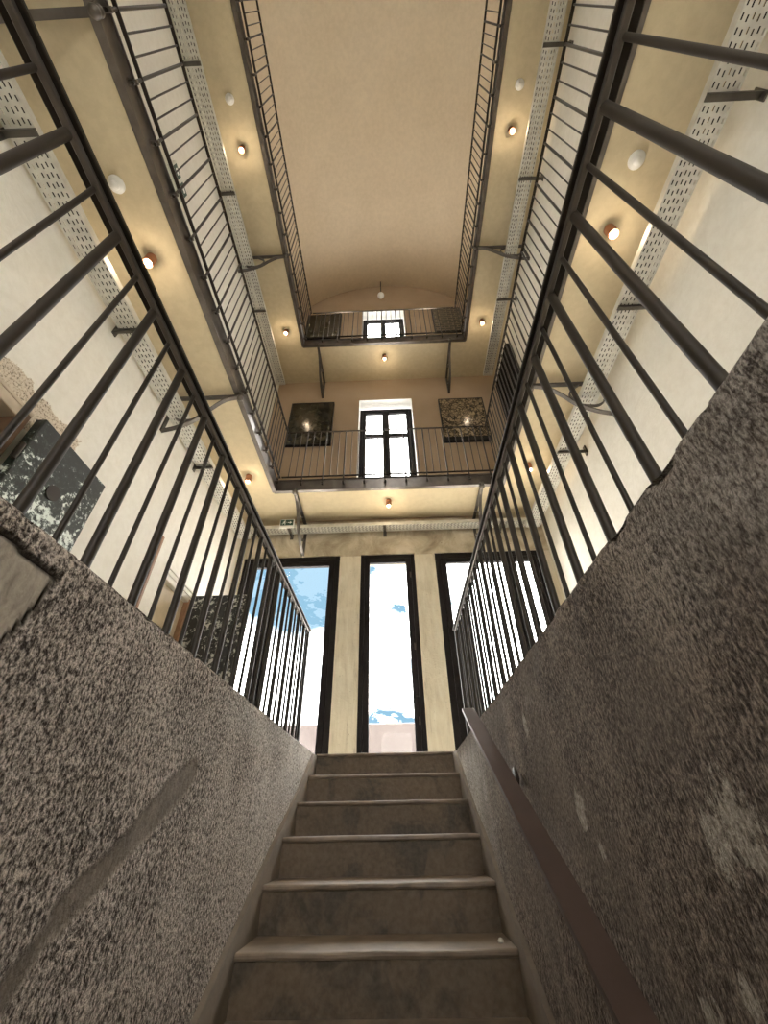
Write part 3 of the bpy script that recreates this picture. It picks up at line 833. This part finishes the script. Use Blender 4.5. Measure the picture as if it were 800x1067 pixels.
# ------------------------------------------------------------------ camera
cd = bpy.data.cameras.new('camera'); cam = bpy.data.objects.new('camera', cd); C.objects.link(cam)
cd.sensor_fit = 'HORIZONTAL'; cd.sensor_width = 36; cd.lens = 422.313/800*36; cd.clip_start = .02
pit, yaw, roll = .660498, .0217504, -.0191482
cp, sp_, cy, sy = math.cos(pit), math.sin(pit), math.cos(yaw), math.sin(yaw)
fw = Vector((-sy*cp, cy*cp, sp_)); rt = Vector((cy, sy, 0)); upv = rt.cross(fw)
r2 = rt*math.cos(roll)+upv*math.sin(roll); u2 = -rt*math.sin(roll)+upv*math.cos(roll)
mw = Matrix((r2, u2, -fw)).transposed().to_4x4(); mw.translation = (0, 0, -.4732)
cam.matrix_world = mw
scene.camera = cam

# ------------------------------------------------------------------ sky
w = bpy.data.worlds.new('world'); scene.world = w; w.use_nodes = True; nt = w.node_tree
bg = nt.nodes['Background']
tc = N(nt, 'ShaderNodeTexCoord'); v = tc.outputs['Generated']
mp = N(nt, 'ShaderNodeMapping'); mp.inputs['Scale'].default_value = (1, 1, 1.6); nt.links.new(v, mp.inputs['Vector'])
cl = noise_n(nt, mp.outputs[0], 3.2, 8, .6, .4)
def dotdir(d):
    n = N(nt, 'ShaderNodeVectorMath', operation='DOT_PRODUCT'); nt.links.new(v, n.inputs[0]); n.inputs[1].default_value = Vector(d).normalized()
    return n.outputs['Value']
gap = math_n(nt, 'MULTIPLY', math_n(nt, 'SUBTRACT', dotdir((-.26, 1, .57)), .978), 75, True)
gap2 = math_n(nt, 'MULTIPLY', math_n(nt, 'MULTIPLY', math_n(nt, 'SUBTRACT', dotdir((-.03, 1, .32)), .975), 60, True), math_n(nt, 'MULTIPLY', math_n(nt, 'SUBTRACT', noise_n(nt, mp.outputs[0], 9, 5, .6), .44), 7, True))
gap = math_n(nt, 'MAXIMUM', gap, math_n(nt, 'MULTIPLY', gap2, .962))
cloud = math_n(nt, 'SUBTRACT', math_n(nt, 'MULTIPLY', math_n(nt, 'SUBTRACT', cl, .25), 4, True), math_n(nt, 'MULTIPLY', gap, .987), True)
cs = N(nt, 'ShaderNodeSeparateXYZ'); nt.links.new(v, cs.inputs[0])
SKY_CLOUD, SKY_BLUE = 14.0, 1.0
col = mixc(nt, cloud, (.30*SKY_BLUE, .55*SKY_BLUE, .74*SKY_BLUE), (SKY_CLOUD, SKY_CLOUD*.985, SKY_CLOUD*.95))
# bright sunlit cloud high overhead
hi_ = math_n(nt, 'MULTIPLY', math_n(nt, 'SUBTRACT', cs.outputs[2], .62), 3.0, True)
col = mixc(nt, hi_, col, (38, 37.5, 36.5))
nt.links.new(col, bg.inputs['Color']); bg.inputs['Strength'].default_value = 1.0
# added spots with no fixture or visible source, brightening the end of the vault
for x in (-.9, .9):
    l = bpy.data.lights.new('vault_fill_spot', 'SPOT'); l.energy = 50; l.color = (1, .86, .68); l.spot_size = 2.0; l.spot_blend = 1; l.shadow_soft_size = .12
    o = bpy.data.objects.new('vault_fill_spot', l); C.objects.link(o); o.location = (x, 4.45, 7.5)
    o.rotation_euler = Vector((0, .42, -1)).to_track_quat('Z', 'Y').to_euler()
# light portals help the sampler find the openings (they emit nothing themselves)
def portal(x, y, z, sx, sz, flip=False):
    l = bpy.data.lights.new('window_portal', 'AREA'); l.shape = 'RECTANGLE'; l.size = sx; l.size_y = sz
    o = bpy.data.objects.new('window_portal', l); C.objects.link(o); o.location = (x, y, z)
    o.rotation_euler = (PI/2 if flip else -PI/2, 0, 0)
    l.cycles.is_portal = True

scene.view_settings.view_transform = 'Standard'; scene.view_settings.look = 'None'
scene.view_settings.gamma = 1; scene.view_settings.use_curve_mapping = False
scene.view_settings.exposure = 0.14
scene.cycles.max_bounces = 10; scene.cycles.diffuse_bounces = 6; scene.cycles.transparent_max_bounces = 12
scene.cycles.sample_clamp_indirect = 10
